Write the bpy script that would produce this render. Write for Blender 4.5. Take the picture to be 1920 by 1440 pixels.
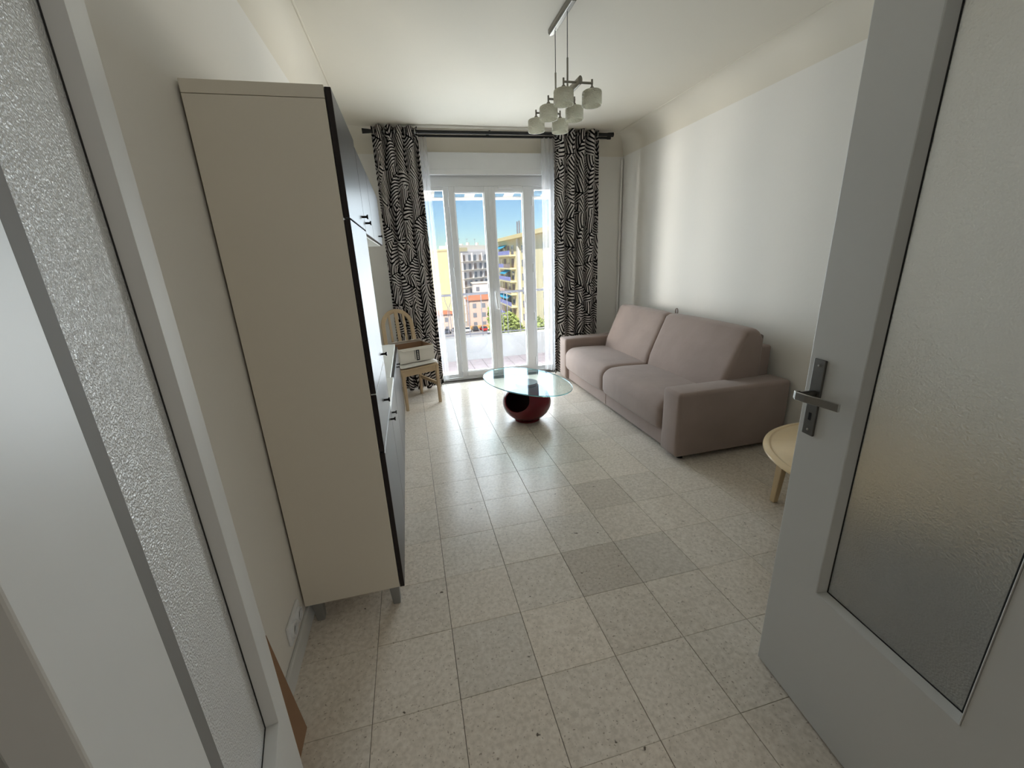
import bpy, bmesh, math, random
from mathutils import Vector, Matrix
random.seed(7)
for o in list(bpy.data.objects): bpy.data.objects.remove(o, do_unlink=True)
scene = bpy.context.scene
COL = scene.collection
PI = math.pi

# ------------------------------------------------------------------ camera
CAM_H = 1.485
YAW, PITCH, ROLL, FPX = math.radians(13.269), math.radians(17.175), math.radians(-2.565), 766.23
fw = Vector((math.sin(YAW)*math.cos(PITCH), math.cos(YAW)*math.cos(PITCH), -math.sin(PITCH)))
rt = Vector((math.cos(YAW), -math.sin(YAW), 0)); up = rt.cross(fw)
rt2 = rt*math.cos(ROLL)+up*math.sin(ROLL); up2 = up*math.cos(ROLL)-rt*math.sin(ROLL)
cam = bpy.data.cameras.new('camera'); co = bpy.data.objects.new('camera', cam); COL.objects.link(co)
cam.sensor_fit = 'HORIZONTAL'; cam.sensor_width = 36; cam.lens = FPX/1920*36; cam.clip_start = .02; cam.clip_end = 2000
M = Matrix((rt2, up2, -fw)).transposed().to_4x4(); M.translation = (0, 0, CAM_H); co.matrix_world = M
scene.camera = co

# ------------------------------------------------------------------ world, sun, added fill lamps, exposure
w = bpy.data.worlds.new('world'); scene.world = w; w.use_nodes = True
wn = w.node_tree.nodes; wl = w.node_tree.links; bg = wn['Background']
sky = wn.new('ShaderNodeTexSky'); sky.sky_type = 'NISHITA'; sky.sun_disc = False
sky.sun_elevation = math.radians(52); sky.sun_rotation = math.radians(215); sky.altitude = 50; sky.air_density = 1.0; sky.dust_density = .1; sky.ozone_density = 2.0
tint = wn.new('ShaderNodeMix'); tint.data_type = 'RGBA'; tint.blend_type = 'MULTIPLY'; tint.inputs['Factor'].default_value = 1; tint.inputs['B'].default_value = (.82, 1.0, 1.14, 1)
wl.new(sky.outputs[0], tint.inputs['A']); wl.new(tint.outputs['Result'], bg.inputs[0]); bg.inputs[1].default_value = .102
sun = bpy.data.lights.new('sun', 'SUN'); sun.energy = 6.0; sun.angle = .009; sun.color = (1, .95, .86)
so = bpy.data.objects.new('sun', sun); COL.objects.link(so)
so.rotation_euler = Vector((.36, .70, -.75)).to_track_quat('-Z', 'Y').to_euler(); so.location = (0, -5, 40)
def area(name, loc, aim, sx, sy, watt, col):
    l = bpy.data.lights.new(name, 'AREA'); l.shape = 'RECTANGLE'; l.size = sx; l.size_y = sy; l.energy = watt; l.color = col
    o = bpy.data.objects.new(name, l); COL.objects.link(o); o.location = loc
    o.rotation_euler = Vector(aim).to_track_quat('-Z', 'Y').to_euler(); return o
area('window_fill', (1.025, 5.25, 1.20), (0, -1, 0), 1.56, 2.26, 97, (.81, .915, 1))  # unseen area lamp added outside the glass to strengthen the daylight
area('right_wall_fill', (-2.5, 7.45, 1.05), (1, -.68, 0), 1.4, 1.3, 320, (1, .95, .86))  # added lamp out of view, aimed to brighten the right wall
area('left_wall_fill', (2.95, 7.6, .95), (-.6, -1, .2), 1.0, 1.0, 150, (1, .94, .83))  # another added lamp, lifts the left wall above the tall cabinet
area('ceiling_fill', (1.0, 5.75, .10), (0, -.75, .66), 2.6, .7, 6, (1, .88, .68))  # low added lamp standing in for warm bounce onto the ceiling
area('hall_fill', (1.65, -1.8, 1.9), (-.35, 1, -.15), .8, 1.4, 9, (1, .95, .87))  # lamp added behind the camera to brighten the near sides
scene.view_settings.view_transform = 'Standard'; scene.view_settings.look = 'None'
scene.view_settings.exposure = .16; scene.view_settings.gamma = 1; scene.view_settings.use_curve_mapping = False

# ------------------------------------------------------------------ materials
MATS = {}
def mat(name, col, rough=.5, metal=0, var=.06, nscale=8, bump=0, bscale=60, spec=.5, coat=0, trans=0, sheen=0, alpha=1):
    if name in MATS: return MATS[name]
    m = bpy.data.materials.new(name); m.use_nodes = True; n = m.node_tree.nodes; l = m.node_tree.links
    p = n['Principled BSDF']; p.inputs['Roughness'].default_value = rough; p.inputs['Metallic'].default_value = metal
    p.inputs['Specular IOR Level'].default_value = spec; p.inputs['Coat Weight'].default_value = coat; p.inputs['Coat Roughness'].default_value = .08
    p.inputs['Transmission Weight'].default_value = trans; p.inputs['Sheen Weight'].default_value = sheen
    tc = n.new('ShaderNodeTexCoord')
    nz = n.new('ShaderNodeTexNoise'); nz.inputs['Scale'].default_value = nscale; nz.inputs['Detail'].default_value = 4
    l.new(tc.outputs['Object'], nz.inputs['Vector'])
    mx = n.new('ShaderNodeMix'); mx.data_type = 'RGBA'
    mx.inputs['A'].default_value = (*[c*(1-var) for c in col], 1); mx.inputs['B'].default_value = (*[min(1, c*(1+var)) for c in col], 1)
    l.new(nz.outputs['Fac'], mx.inputs['Factor']); l.new(mx.outputs['Result'], p.inputs['Base Color'])
    if bump:
        nb = n.new('ShaderNodeTexNoise'); nb.inputs['Scale'].default_value = bscale; nb.inputs['Detail'].default_value = 3
        l.new(tc.outputs['Object'], nb.inputs['Vector'])
        bp = n.new('ShaderNodeBump'); bp.inputs['Strength'].default_value = bump; bp.inputs['Distance'].default_value = .01
        l.new(nb.outputs['Fac'], bp.inputs['Height']); l.new(bp.outputs[0], p.inputs['Normal'])
    MATS[name] = m; return m

WALL = mat('white_wall_paint', (.83, .80, .745), .75, var=.02, nscale=2, bump=.05, bscale=35)
CEIL = mat('white_ceiling_paint', (.76, .705, .60), .8, var=.02, nscale=2)
DOORP = mat('white_gloss_door_paint', (.66, .66, .645), .38, var=.03, nscale=3, bump=.04, bscale=18)
GROUT = mat('dark_grout', (.10, .085, .07), .9)
CABW = mat('cream_laminate', (.76, .70, .595), .45, var=.03, nscale=2)
WHITE_LAM = mat('white_laminate', (.82, .83, .80), .35, var=.02)
BLACKEDGE = mat('black_edge_band', (.006, .005, .005), .5)
KNOB = mat('black_metal_knob', (.012, .012, .014), .35, metal=.3)
FEETG = mat('grey_painted_metal', (.30, .30, .29), .4, metal=.4)
PVC = mat('white_pvc', (.80, .81, .82), .35, var=.02)
ROD = mat('black_rod_metal', (.008, .008, .009), .4, metal=.2)
STEEL = mat('brushed_steel', (.42, .41, .39), .32, metal=1, var=.15, nscale=40)
DARKSTEEL = mat('dark_brushed_nickel', (.17, .165, .155), .38, metal=.9, var=.15, nscale=50)
LAMPMETAL = mat('satin_nickel', (.30, .285, .25), .35, metal=.9)
KEYBLACK = mat('black_void', (.004, .004, .004), .9)
RED = mat('red_lacquer', (.15, .005, .012), .26, var=.1, nscale=3, coat=.15, spec=.3)
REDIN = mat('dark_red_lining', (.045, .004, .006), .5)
BEECH = mat('pale_beech', (.50, .37, .225), .45, var=.14, nscale=14)
TABWOOD = mat('pale_varnished_wood', (.70, .53, .31), .3, var=.16, nscale=6, coat=.3)
CARTON = mat('white_cardboard', (.76, .72, .64), .8, var=.05)
BROWNC = mat('brown_cardboard', (.30, .175, .10), .85, var=.08)
LABEL = mat('black_label', (.02, .025, .03), .6)
CUSHW = mat('cream_cushion_cloth', (.74, .71, .65), .9, bump=.3, bscale=60)
PLASTER = mat('balcony_plaster', (.47, .48, .50), .9, var=.25, nscale=5, bump=.2, bscale=20)
SOFA = mat('taupe_microfibre', (.335, .258, .228), .85, var=.13, nscale=5, bump=.25, bscale=11, sheen=.25, spec=.2)
GASKET = mat('black_gasket', (.02, .02, .02), .8)
SLATE = mat('dark_slate_grey', (.05, .055, .06), .8)

GREY_STRIP = mat('dark_grey_strip', (.20, .19, .18), .7)  # dark grey for the strip and rear bead beside the left leaf's glass
def nodes_mat(name):
    m = bpy.data.materials.new(name); m.use_nodes = True; return m, m.node_tree.nodes, m.node_tree.links
def math_node(n, l, op, a, b=None, c=None):
    x = n.new('ShaderNodeMath'); x.operation = op
    for i, v in enumerate((a, b, c)):
        if v is None: continue
        if isinstance(v, (int, float)): x.inputs[i].default_value = v
        else: l.new(v, x.inputs[i])
    return x.outputs[0]

# polished limestone-chip floor tile, tone per tile from the object colour
TILE, n, l = nodes_mat('polished_stone_tile'); p = n['Principled BSDF']
tc = n.new('ShaderNodeTexCoord'); oi = n.new('ShaderNodeObjectInfo')
off = n.new('ShaderNodeVectorMath'); off.operation = 'ADD'; l.new(tc.outputs['Object'], off.inputs[0])
rv = n.new('ShaderNodeCombineXYZ'); r10 = math_node(n, l, 'MULTIPLY', oi.outputs['Random'], 37.0)
for i in range(3): l.new(r10, rv.inputs[i])
l.new(rv.outputs[0], off.inputs[1]); V = off.outputs[0]
def noise(scale, detail=3):
    q = n.new('ShaderNodeTexNoise'); q.inputs['Scale'].default_value = scale; q.inputs['Detail'].default_value = detail; l.new(V, q.inputs['Vector']); return q.outputs['Fac']
def ramp(src, stops):
    q = n.new('ShaderNodeValToRGB'); e = q.color_ramp.elements
    while len(e) < len(stops): e.new(.5)
    for i, (ps, c) in enumerate(stops): e[i].position = ps; e[i].color = (*c, 1)
    l.new(src, q.inputs[0]); return q.outputs[0]
def mul(a, b, f=1.0):
    q = n.new('ShaderNodeMix'); q.data_type = 'RGBA'; q.blend_type = 'MULTIPLY'; q.inputs['Factor'].default_value = f
    l.new(a, q.inputs['A']); l.new(b, q.inputs['B']); return q.outputs['Result']
basec = ramp(noise(60, 5), [(.35, (.655, .585, .50)), (.55, (.76, .685, .595)), (.75, (.83, .765, .68))])
fleck = ramp(noise(110, 2), [(.28, (.25, .2, .15)), (.36, (1, 1, 1))])
pits = ramp(noise(30, 2), [(.22, (.12, .1, .08)), (.255, (1, 1, 1))])
cloud = ramp(noise(7, 3), [(.3, (.86, .85, .82)), (.7, (1, 1, 1))])
cc = mul(mul(mul(mul(basec, fleck, .6), pits, .9), cloud, .3), oi.outputs['Color'])
l.new(cc, p.inputs['Base Color'])
rr = n.new('ShaderNodeMapRange'); rr.inputs['To Min'].default_value = .19; rr.inputs['To Max'].default_value = .25; p.inputs['Specular IOR Level'].default_value = .27; l.new(noise(9, 4), rr.inputs['Value']); l.new(rr.outputs[0], p.inputs['Roughness'])

# black-brown wood-grain cabinet fronts
FRONT, n, l = nodes_mat('black_brown_woodgrain'); p = n['Principled BSDF']
tc = n.new('ShaderNodeTexCoord'); mp = n.new('ShaderNodeMapping'); mp.inputs['Scale'].default_value = (30, 30, 2.2); l.new(tc.outputs['Object'], mp.inputs[0])
g = n.new('ShaderNodeTexNoise'); g.inputs['Scale'].default_value = 3; g.inputs['Detail'].default_value = 6; l.new(mp.outputs[0], g.inputs[0])
V = None
rp = n.new('ShaderNodeValToRGB'); rp.color_ramp.elements[0].color = (.013, .010, .010, 1); rp.color_ramp.elements[1].color = (.038, .030, .028, 1); l.new(g.outputs[0], rp.inputs[0]); l.new(rp.outputs[0], p.inputs['Base Color'])
p.inputs['Roughness'].default_value = .33; p.inputs['Specular IOR Level'].default_value = .2
b = n.new('ShaderNodeBump'); b.inputs['Strength'].default_value = .08; b.inputs['Distance'].default_value = .004; l.new(g.outputs[0], b.inputs['Height']); l.new(b.outputs[0], p.inputs['Normal'])

# textured obscure glass
def obscure(name, scale, strength, rough, tint, tr=1.0, coat=0):
    m, n, l = nodes_mat(name); p = n['Principled BSDF']
    p.inputs['Base Color'].default_value = (*tint, 1); p.inputs['Transmission Weight'].default_value = tr; p.inputs['Roughness'].default_value = rough; p.inputs['IOR'].default_value = 1.45
    tc = n.new('ShaderNodeTexCoord'); q = n.new('ShaderNodeTexVoronoi'); q.feature = 'SMOOTH_F1'; q.inputs['Scale'].default_value = scale; l.new(tc.outputs['Object'], q.inputs['Vector'])
    q2 = n.new('ShaderNodeTexNoise'); q2.inputs['Scale'].default_value = scale*.6; q2.inputs['Detail'].default_value = 2; l.new(tc.outputs['Object'], q2.inputs['Vector'])
    h = math_node(n, l, 'ADD', q.outputs['Distance'], q2.outputs['Fac'])
    b = n.new('ShaderNodeBump'); b.inputs['Strength'].default_value = strength; b.inputs['Distance'].default_value = .004; l.new(h, b.inputs['Height']); l.new(b.outputs[0], p.inputs['Normal'])
    p.inputs['Coat Weight'].default_value = coat; p.inputs['Coat Roughness'].default_value = .32; p.inputs['Coat IOR'].default_value = 1.8; l.new(b.outputs[0], p.inputs['Coat Normal'])
    return m
OBSCURE = obscure('hammered_obscure_glass', 230, .30, .28, (.99, .99, .97), .80)
FINEGLASS = obscure('fine_grain_obscure_glass', 330, .7, .30, (.97, .98, .98), .35, 1.0)

def thin_glass(name, tint, boost=1.0, gcol=(1, 1, 1)):
    m, n, l = nodes_mat(name); n.remove(n['Principled BSDF']); out = n['Material Output']
    t = n.new('ShaderNodeBsdfTransparent'); t.inputs[0].default_value = (*tint, 1)
    g = n.new('ShaderNodeBsdfGlossy'); g.inputs['Roughness'].default_value = .01; g.inputs['Color'].default_value = (*gcol, 1)
    ge = n.new('ShaderNodeNewGeometry'); dt = n.new('ShaderNodeVectorMath'); dt.operation = 'DOT_PRODUCT'; l.new(ge.outputs['Incoming'], dt.inputs[0]); l.new(ge.outputs['Normal'], dt.inputs[1])
    ac = math_node(n, l, 'ABSOLUTE', dt.outputs['Value']); f5 = math_node(n, l, 'POWER', math_node(n, l, 'SUBTRACT', 1.0, ac), 5.0); fres = math_node(n, l, 'MULTIPLY_ADD', f5, .96, .04)
    nz = n.new('ShaderNodeTexNoise'); nz.inputs['Scale'].default_value = 3
    k = math_node(n, l, 'MULTIPLY_ADD', nz.outputs['Fac'], .02, 0.0); k2 = math_node(n, l, 'MULTIPLY_ADD', fres, boost, k)
    k3 = math_node(n, l, 'MINIMUM', k2, 1.0)
    mx = n.new('ShaderNodeMixShader'); l.new(k3, mx.inputs[0]); l.new(t.outputs[0], mx.inputs[1]); l.new(g.outputs[0], mx.inputs[2]); l.new(mx.outputs[0], out.inputs[0]); return m
WGLASS = thin_glass('clear_window_glass', (.97, .98, .98))
TGLASS = thin_glass('clear_table_glass', (.90, .96, .955), .52, (.68, .87, 1))  # blue mirror colour: the sky's reflection is put into the material
TEDGE = mat('green_glass_edge', (.10, .30, .30), .15, coat=.5, trans=.3)

def cloth(name, fac_fn, dark, light, transl, transp=0):
    m, n, l = nodes_mat(name); n.remove(n['Principled BSDF']); out = n['Material Output']
    d = n.new('ShaderNodeBsdfDiffuse'); t = n.new('ShaderNodeBsdfTranslucent')
    fac = fac_fn(n, l)
    mc = n.new('ShaderNodeMix'); mc.data_type = 'RGBA'; mc.inputs['A'].default_value = (*light, 1); mc.inputs['B'].default_value = (*dark, 1); l.new(fac, mc.inputs['Factor'])
    l.new(mc.outputs['Result'], d.inputs[0]); l.new(mc.outputs['Result'], t.inputs[0])
    mx = n.new('ShaderNodeMixShader'); mx.inputs[0].default_value = transl; l.new(d.outputs[0], mx.inputs[1]); l.new(t.outputs[0], mx.inputs[2]); res = mx.outputs[0]
    if transp:
        tr = n.new('ShaderNodeBsdfTransparent'); m2 = n.new('ShaderNodeMixShader'); m2.inputs[0].default_value = transp; l.new(res, m2.inputs[1]); l.new(tr.outputs[0], m2.inputs[2]); res = m2.outputs[0]
    l.new(res, out.inputs[0]); return m
def palm(n, l):
    uv = n.new('ShaderNodeTexCoord').outputs['UV']
    def layer(scale, seed, freq, k2, thr):
        mp = n.new('ShaderNodeMapping'); mp.inputs['Scale'].default_value = (scale, scale*.8, 1); mp.inputs['Location'].default_value = (seed, seed*.37, 0); l.new(uv, mp.inputs[0])
        vo = n.new('ShaderNodeTexVoronoi'); vo.voronoi_dimensions = '2D'; vo.inputs['Scale'].default_value = 1; vo.inputs['Randomness'].default_value = .85; l.new(mp.outputs[0], vo.inputs['Vector'])
        df = n.new('ShaderNodeVectorMath'); df.operation = 'SUBTRACT'; l.new(mp.outputs[0], df.inputs[0]); l.new(vo.outputs['Position'], df.inputs[1])
        sc = n.new('ShaderNodeSeparateColor'); l.new(vo.outputs['Color'], sc.inputs[0])
        ang = math_node(n, l, 'MULTIPLY_ADD', sc.outputs[0], 2.6, .3)
        sx = n.new('ShaderNodeSeparateXYZ'); l.new(df.outputs[0], sx.inputs[0])
        c = math_node(n, l, 'COSINE', ang); s = math_node(n, l, 'SINE', ang)
        u = math_node(n, l, 'ADD', math_node(n, l, 'MULTIPLY', sx.outputs[0], c), math_node(n, l, 'MULTIPLY', sx.outputs[1], s))
        v = math_node(n, l, 'SUBTRACT', math_node(n, l, 'MULTIPLY', sx.outputs[1], c), math_node(n, l, 'MULTIPLY', sx.outputs[0], s))
        v = math_node(n, l, 'MULTIPLY_ADD', math_node(n, l, 'MULTIPLY', u, u), .5, v)
        av = math_node(n, l, 'ABSOLUTE', v)
        ph = math_node(n, l, 'ADD', u, math_node(n, l, 'MULTIPLY', math_node(n, l, 'POWER', av, 1.25), -k2))
        st = math_node(n, l, 'SINE', math_node(n, l, 'MULTIPLY', ph, freq))
        taper = math_node(n, l, 'MULTIPLY', av, .55)
        blk = math_node(n, l, 'GREATER_THAN', st, math_node(n, l, 'ADD', taper, thr))
        rib = math_node(n, l, 'LESS_THAN', av, .022)
        return math_node(n, l, 'MAXIMUM', blk, rib), vo.outputs['Distance'], sc.outputs[1]
    a, da, ra = layer(3.8, 3.1, 46, 1.25, -.08)
    b2, db, rb = layer(5.0, 11.7, 36, 1.0, .0)
    use = math_node(n, l, 'LESS_THAN', da, math_node(n, l, 'MULTIPLY_ADD', ra, .25, .36))
    mx = n.new('ShaderNodeMix'); mx.data_type = 'FLOAT'; l.new(use, mx.inputs['Factor']); l.new(b2, mx.inputs['A']); l.new(a, mx.inputs['B'])
    return mx.outputs['Result']
def weave(n, l):
    uv = n.new('ShaderNodeTexCoord').outputs['UV']; q = n.new('ShaderNodeTexNoise'); q.inputs['Scale'].default_value = 40; l.new(uv, q.inputs[0]); return q.outputs['Fac']
PALM = cloth('palm_print_cotton', palm, (.010, .008, .009), (.66, .62, .60), .10)
SHEER = cloth('white_voile', weave, (.80, .80, .82), (.90, .90, .92), .45, .62)
def stripes_fac(n, l):
    uv = n.new('ShaderNodeTexCoord').outputs['UV']; sx = n.new('ShaderNodeSeparateXYZ'); l.new(uv, sx.inputs[0])
    return math_node(n, l, 'GREATER_THAN', math_node(n, l, 'FRACT', math_node(n, l, 'MULTIPLY', sx.outputs[0], 3.1)), .5)
AWN = cloth('blue_striped_awning_canvas', stripes_fac, (.20, .33, .45), (.85, .80, .72), .6)
# crackled opal lamp glass
SHADE, n, l = nodes_mat('crackled_opal_glass'); n.remove(n['Principled BSDF'])
tc = n.new('ShaderNodeTexCoord'); mp = n.new('ShaderNodeMapping'); mp.inputs['Scale'].default_value = (34, 34, 80); l.new(tc.outputs['Object'], mp.inputs[0])
q = n.new('ShaderNodeTexNoise'); q.inputs['Scale'].default_value = 1.3; q.inputs['Detail'].default_value = 2; q.inputs['Distortion'].default_value = 1.6; l.new(mp.outputs[0], q.inputs[0])
b = n.new('ShaderNodeBump'); b.inputs['Strength'].default_value = 1.0; b.inputs['Distance'].default_value = .012; l.new(q.outputs[0], b.inputs['Height'])
df = n.new('ShaderNodeBsdfDiffuse'); tr_ = n.new('ShaderNodeBsdfTranslucent'); gl = n.new('ShaderNodeBsdfGlossy'); gl.inputs['Roughness'].default_value = .12
for q_ in (df, tr_): q_.inputs['Color'].default_value = (.93, .91, .80, 1); l.new(b.outputs[0], q_.inputs['Normal'])
l.new(b.outputs[0], gl.inputs['Normal'])
m1 = n.new('ShaderNodeMixShader'); m1.inputs[0].default_value = .6; l.new(df.outputs[0], m1.inputs[1]); l.new(tr_.outputs[0], m1.inputs[2])
m2 = n.new('ShaderNodeMixShader'); m2.inputs[0].default_value = .16; l.new(m1.outputs[0], m2.inputs[1]); l.new(gl.outputs[0], m2.inputs[2]); l.new(m2.outputs[0], n['Material Output'].inputs[0])

# ------------------------------------------------------------------ mesh helpers
class MB:
    def __init__(s): s.v = []; s.f = []; s.mi = []; s.uv = {}; s.cur = 0
    def add(s, vs, fs):
        o = len(s.v); s.v += [tuple(x) for x in vs]
        for f in fs: s.f.append(tuple(i+o for i in f)); s.mi.append(s.cur)
        return s
    def box(s, x0, x1, y0, y1, z0, z1):
        if x0 > x1: x0, x1 = x1, x0
        if y0 > y1: y0, y1 = y1, y0
        if z0 > z1: z0, z1 = z1, z0
        return s.add([(x0, y0, z0), (x1, y0, z0), (x1, y1, z0), (x0, y1, z0), (x0, y0, z1), (x1, y0, z1), (x1, y1, z1), (x0, y1, z1)],
                     [(0, 3, 2, 1), (4, 5, 6, 7), (0, 1, 5, 4), (1, 2, 6, 5), (2, 3, 7, 6), (3, 0, 4, 7)])
    def ring(s, rings, closed=False, cap=True):
        n = len(rings[0]); vs = [p for r in rings for p in r]; fs = []; m = len(rings)
        for i in range(m if closed else m-1):
            a = i*n; b = ((i+1) % m)*n
            for j in range(n): k = (j+1) % n; fs.append((a+j, a+k, b+k, b+j))
        if cap and not closed: fs.append(tuple(range(n-1, -1, -1))); fs.append(tuple(range((m-1)*n, m*n)))
        return s.add(vs, fs)
    def tube(s, path, r, n=8, closed=False, flat=1.0):
        P = [Vector(p) for p in path]; m = len(P); R = r if isinstance(r, (list, tuple)) else [r]*m; rings = []
        t0 = (P[1]-P[0]).normalized(); u = t0.orthogonal().normalized()
        if abs(t0.z) < .99: u = t0.cross(Vector((0, 0, 1))).normalized()
        for i in range(m):
            if closed: t = (P[(i+1) % m]-P[i-1]).normalized()
            else: t = (P[min(i+1, m-1)]-P[max(i-1, 0)]).normalized()
            u = (u-t*u.dot(t)).normalized(); v = t.cross(u)
            rings.append([P[i]+u*math.cos(a)*R[i]+v*math.sin(a)*R[i]*flat for a in (2*PI*k/n for k in range(n))])
        return s.ring(rings, closed)
    def cyl(s, p0, p1, r0, r1=None, n=16): return s.tube([p0, p1], [r0, r0 if r1 is None else r1], n)
    def lathe(s, prof, c=(0, 0, 0), n=32, cap=False):
        rings = [[(c[0]+r*math.cos(a), c[1]+r*math.sin(a), c[2]+z) for a in (2*PI*k/n for k in range(n))] for r, z in prof]
        return s.ring(rings, False, cap)
    def prism(s, poly, fn, a, b):      # poly of 2-d points, fn(u, v, t) -> xyz
        return s.ring([[fn(u, v, a) for u, v in poly], [fn(u, v, b) for u, v in poly]])
    def sheet(s, fn, nu, nv, uvfn=None):
        o = len(s.v)
        for j in range(nv+1):
            for i in range(nu+1): s.v.append(tuple(fn(i/nu, j/nv)))
        for j in range(nv):
            for i in range(nu):
                a = o+j*(nu+1)+i; s.f.append((a, a+1, a+nu+2, a+nu+1)); s.mi.append(s.cur)
        if uvfn:
            for j in range(nv+1):
                for i in range(nu+1): s.uv[o+j*(nu+1)+i] = uvfn(i/nu, j/nv)
        return s
    def mesh(s, name, mats, smooth=None, bevel=None, seg=2, recalc=True):
        me = bpy.data.meshes.new(name); me.from_pydata(s.v, [], s.f)
        if not isinstance(mats, (list, tuple)): mats = [mats]
        for m in mats: me.materials.append(m)
        me.polygons.foreach_set('material_index', s.mi)
        if s.uv:
            ul = me.uv_layers.new(name='UVMap')
            for lp in me.loops: ul.data[lp.index].uv = s.uv.get(lp.vertex_index, (0, 0))
        if recalc or bevel:
            bm = bmesh.new(); bm.from_mesh(me)
            if recalc: bmesh.ops.recalc_face_normals(bm, faces=bm.faces)
            if bevel:
                ed = [e for e in bm.edges if len(e.link_faces) == 2 and e.calc_face_angle(0) > .5]
                bmesh.ops.bevel(bm, geom=ed, offset=bevel, segments=seg, profile=.5, affect='EDGES', clamp_overlap=True)
            bm.to_mesh(me); bm.free()
        if smooth is not None:
            me.polygons.foreach_set('use_smooth', [True]*len(me.polygons)); me.set_sharp_from_angle(angle=math.radians(smooth))
        me.update(); return me
    def build(s, name, mats, parent=None, **k):
        o = bpy.data.objects.new(name, s.mesh(name, mats, **k)); COL.objects.link(o)
        if parent: o.parent = parent
        return o
def empty(name, loc=(0, 0, 0), rz=0):
    o = bpy.data.objects.new(name, None); COL.objects.link(o); o.location = loc; o.rotation_euler = (0, 0, rz); o.empty_display_size = .1; return o
def tag(o, label, cat, group=None):
    o['label'] = label; o['category'] = cat
    if group: o['group'] = group
    return o
def struct(o, label=None):
    o['kind'] = 'structure'
    if label: o['label'] = label
    return o
def clone(o, parent=None, loc=None):
    c = o.copy(); COL.objects.link(c); c.parent = parent
    if loc is not None: c.location = loc
    for ch in list(o.children):
        if ch.name in COL.objects: clone(ch, c)
    return c
def B(x0, x1, y0, y1, z0, z1): return MB().box(x0, x1, y0, y1, z0, z1)

# ------------------------------------------------------------------ room dimensions
XL, XR, YD, YW, ZC = -.583, 2.717, .22, 5.08, 2.815
COVZ, COVI = 2.60, .155
# ------------------------------------------------------------------ floor and tiles
floor = struct(B(-1.4, XR, -2.6, 5.30, -.20, -.006).build('floor', GROUT), 'pale stone tiled floor')
tmesh = B(-.1491, .1491, -.14965, .14965, -.012, 0).mesh('tile', TILE, bevel=.0010, seg=1)
DARK = {(4, 4): .80, (5, 4): .84, (5, 6): .86, (9, 8): .88, (2, 3): .95, (7, 5): 1.02}
rnd = random.Random(3)
for r in range(-4, 16):
    for c in range(11):
        t = bpy.data.objects.new('tile', tmesh); COL.objects.link(t); t.parent = floor
        t.location = (.017+.3*(c-2)+.15, .18+.3*r+.15, rnd.uniform(-.0004, .0004)); t.rotation_euler = (0, 0, rnd.choice((0, PI)))
        k = DARK.get((c, r), rnd.uniform(.95, 1.06)); wv = rnd.uniform(-.012, .012); t.color = (k+wv, k, k-wv, 1)

# ------------------------------------------------------------------ walls, ceiling, cove
wl_ = struct(B(XL-.12, XL, YD-.1, YW+.25, -.2, ZC+.15).build('wall_left', WALL), 'white left wall')
struct(B(XR, XR+.12, YD-.1, YW+.25, -.2, ZC+.15).build('wall_right', WALL), 'white right wall')
OPX0, OPX1, OPZ = .20, 1.86, 2.395
m = MB(); m.box(XL, OPX0, YW, YW+.22, -.2, ZC+.15).box(OPX1, XR, YW, YW+.22, -.2, ZC+.15).box(OPX0, OPX1, YW, YW+.22, OPZ+.1, ZC+.15)
struct(m.build('wall_front', WALL), 'white window wall')
DX0, DX1, DZ = -.36, 1.10, 2.16
m = MB(); m.box(-1.4, DX0, YD-.1, YD, -.2, ZC+.15).box(DX1, XR, YD-.1, YD, -.2, ZC+.15).box(DX0, DX1, YD-.1, YD, DZ, ZC+.15)
struct(m.build('wall_back', WALL), 'white wall with the double doorway')
struct(B(XL-.05, XR+.05, YD-.1, YW+.2, ZC, ZC+.15).build('ceiling', CEIL), 'white ceiling')
# hall behind the doorway
struct(B(-1.5, -1.4, -2.6, YD-.1, -.2, 2.7).build('wall_hall_left', WALL)); struct(B(2.2, 2.3, -2.6, YD-.1, -.2, 2.7).build('wall_hall_right', WALL))
struct(B(-1.5, 2.3, -2.7, -2.6, -.2, 2.7).build('wall_hall_rear', WALL)); struct(B(-1.5, 2.3, -2.7, YD-.1, 2.6, 2.7).build('ceiling_hall', CEIL))
def cove(P0, P1, nrm, name):       # concave plaster cove with a bead at the ceiling end
    N = 10; sec = []
    for i in range(N+1):
        a = PI/2*i/N; sec.append((COVI*(1-math.cos(a)) if False else COVI-COVI*math.cos(a), COVZ+(ZC-COVZ)*math.sin(a)))
    sec.append((COVI+.004, ZC-.004)); sec.append((COVI+.012, ZC-.004)); sec.append((COVI+.016, ZC+.01)); sec.append((-.01, ZC+.01)); sec.append((-.01, COVZ))
    a = Vector(P0); b = Vector(P1); nv = Vector(nrm)
    rings = [[(p.x+nv.x*d, p.y+nv.y*d, z) for d, z in sec] for p in (a, b)]
    return struct(MB().ring(rings).build(name, CEIL, smooth=40))
cove((XL, YD, 0), (XL, YW, 0), (1, 0, 0), 'trim_1'); cove((XR, YD, 0), (XR, YW, 0), (-1, 0, 0), 'trim_2')
cove((XL, YW, 0), (XR, YW, 0), (0, -1, 0), 'trim_3')
def base(name, x0, x1, y0, y1):
    return struct(B(x0, x1, y0, y1, -.002, .085).build(name, DOORP, bevel=.004))
base('baseboard_left', XL, XL+.014, YD, YW); base('baseboard_right', XR-.014, XR, YD, YW)
base('baseboard_front', 1.87, XR-.014, YW-.014, YW)
struct(MB().cyl((XR-.022, YW-.022, 0), (XR-.022, YW-.022, 2.575), .013, n=10).build('trim_4', WALL, smooth=40), 'thin white pipe in the far right corner')

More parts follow.
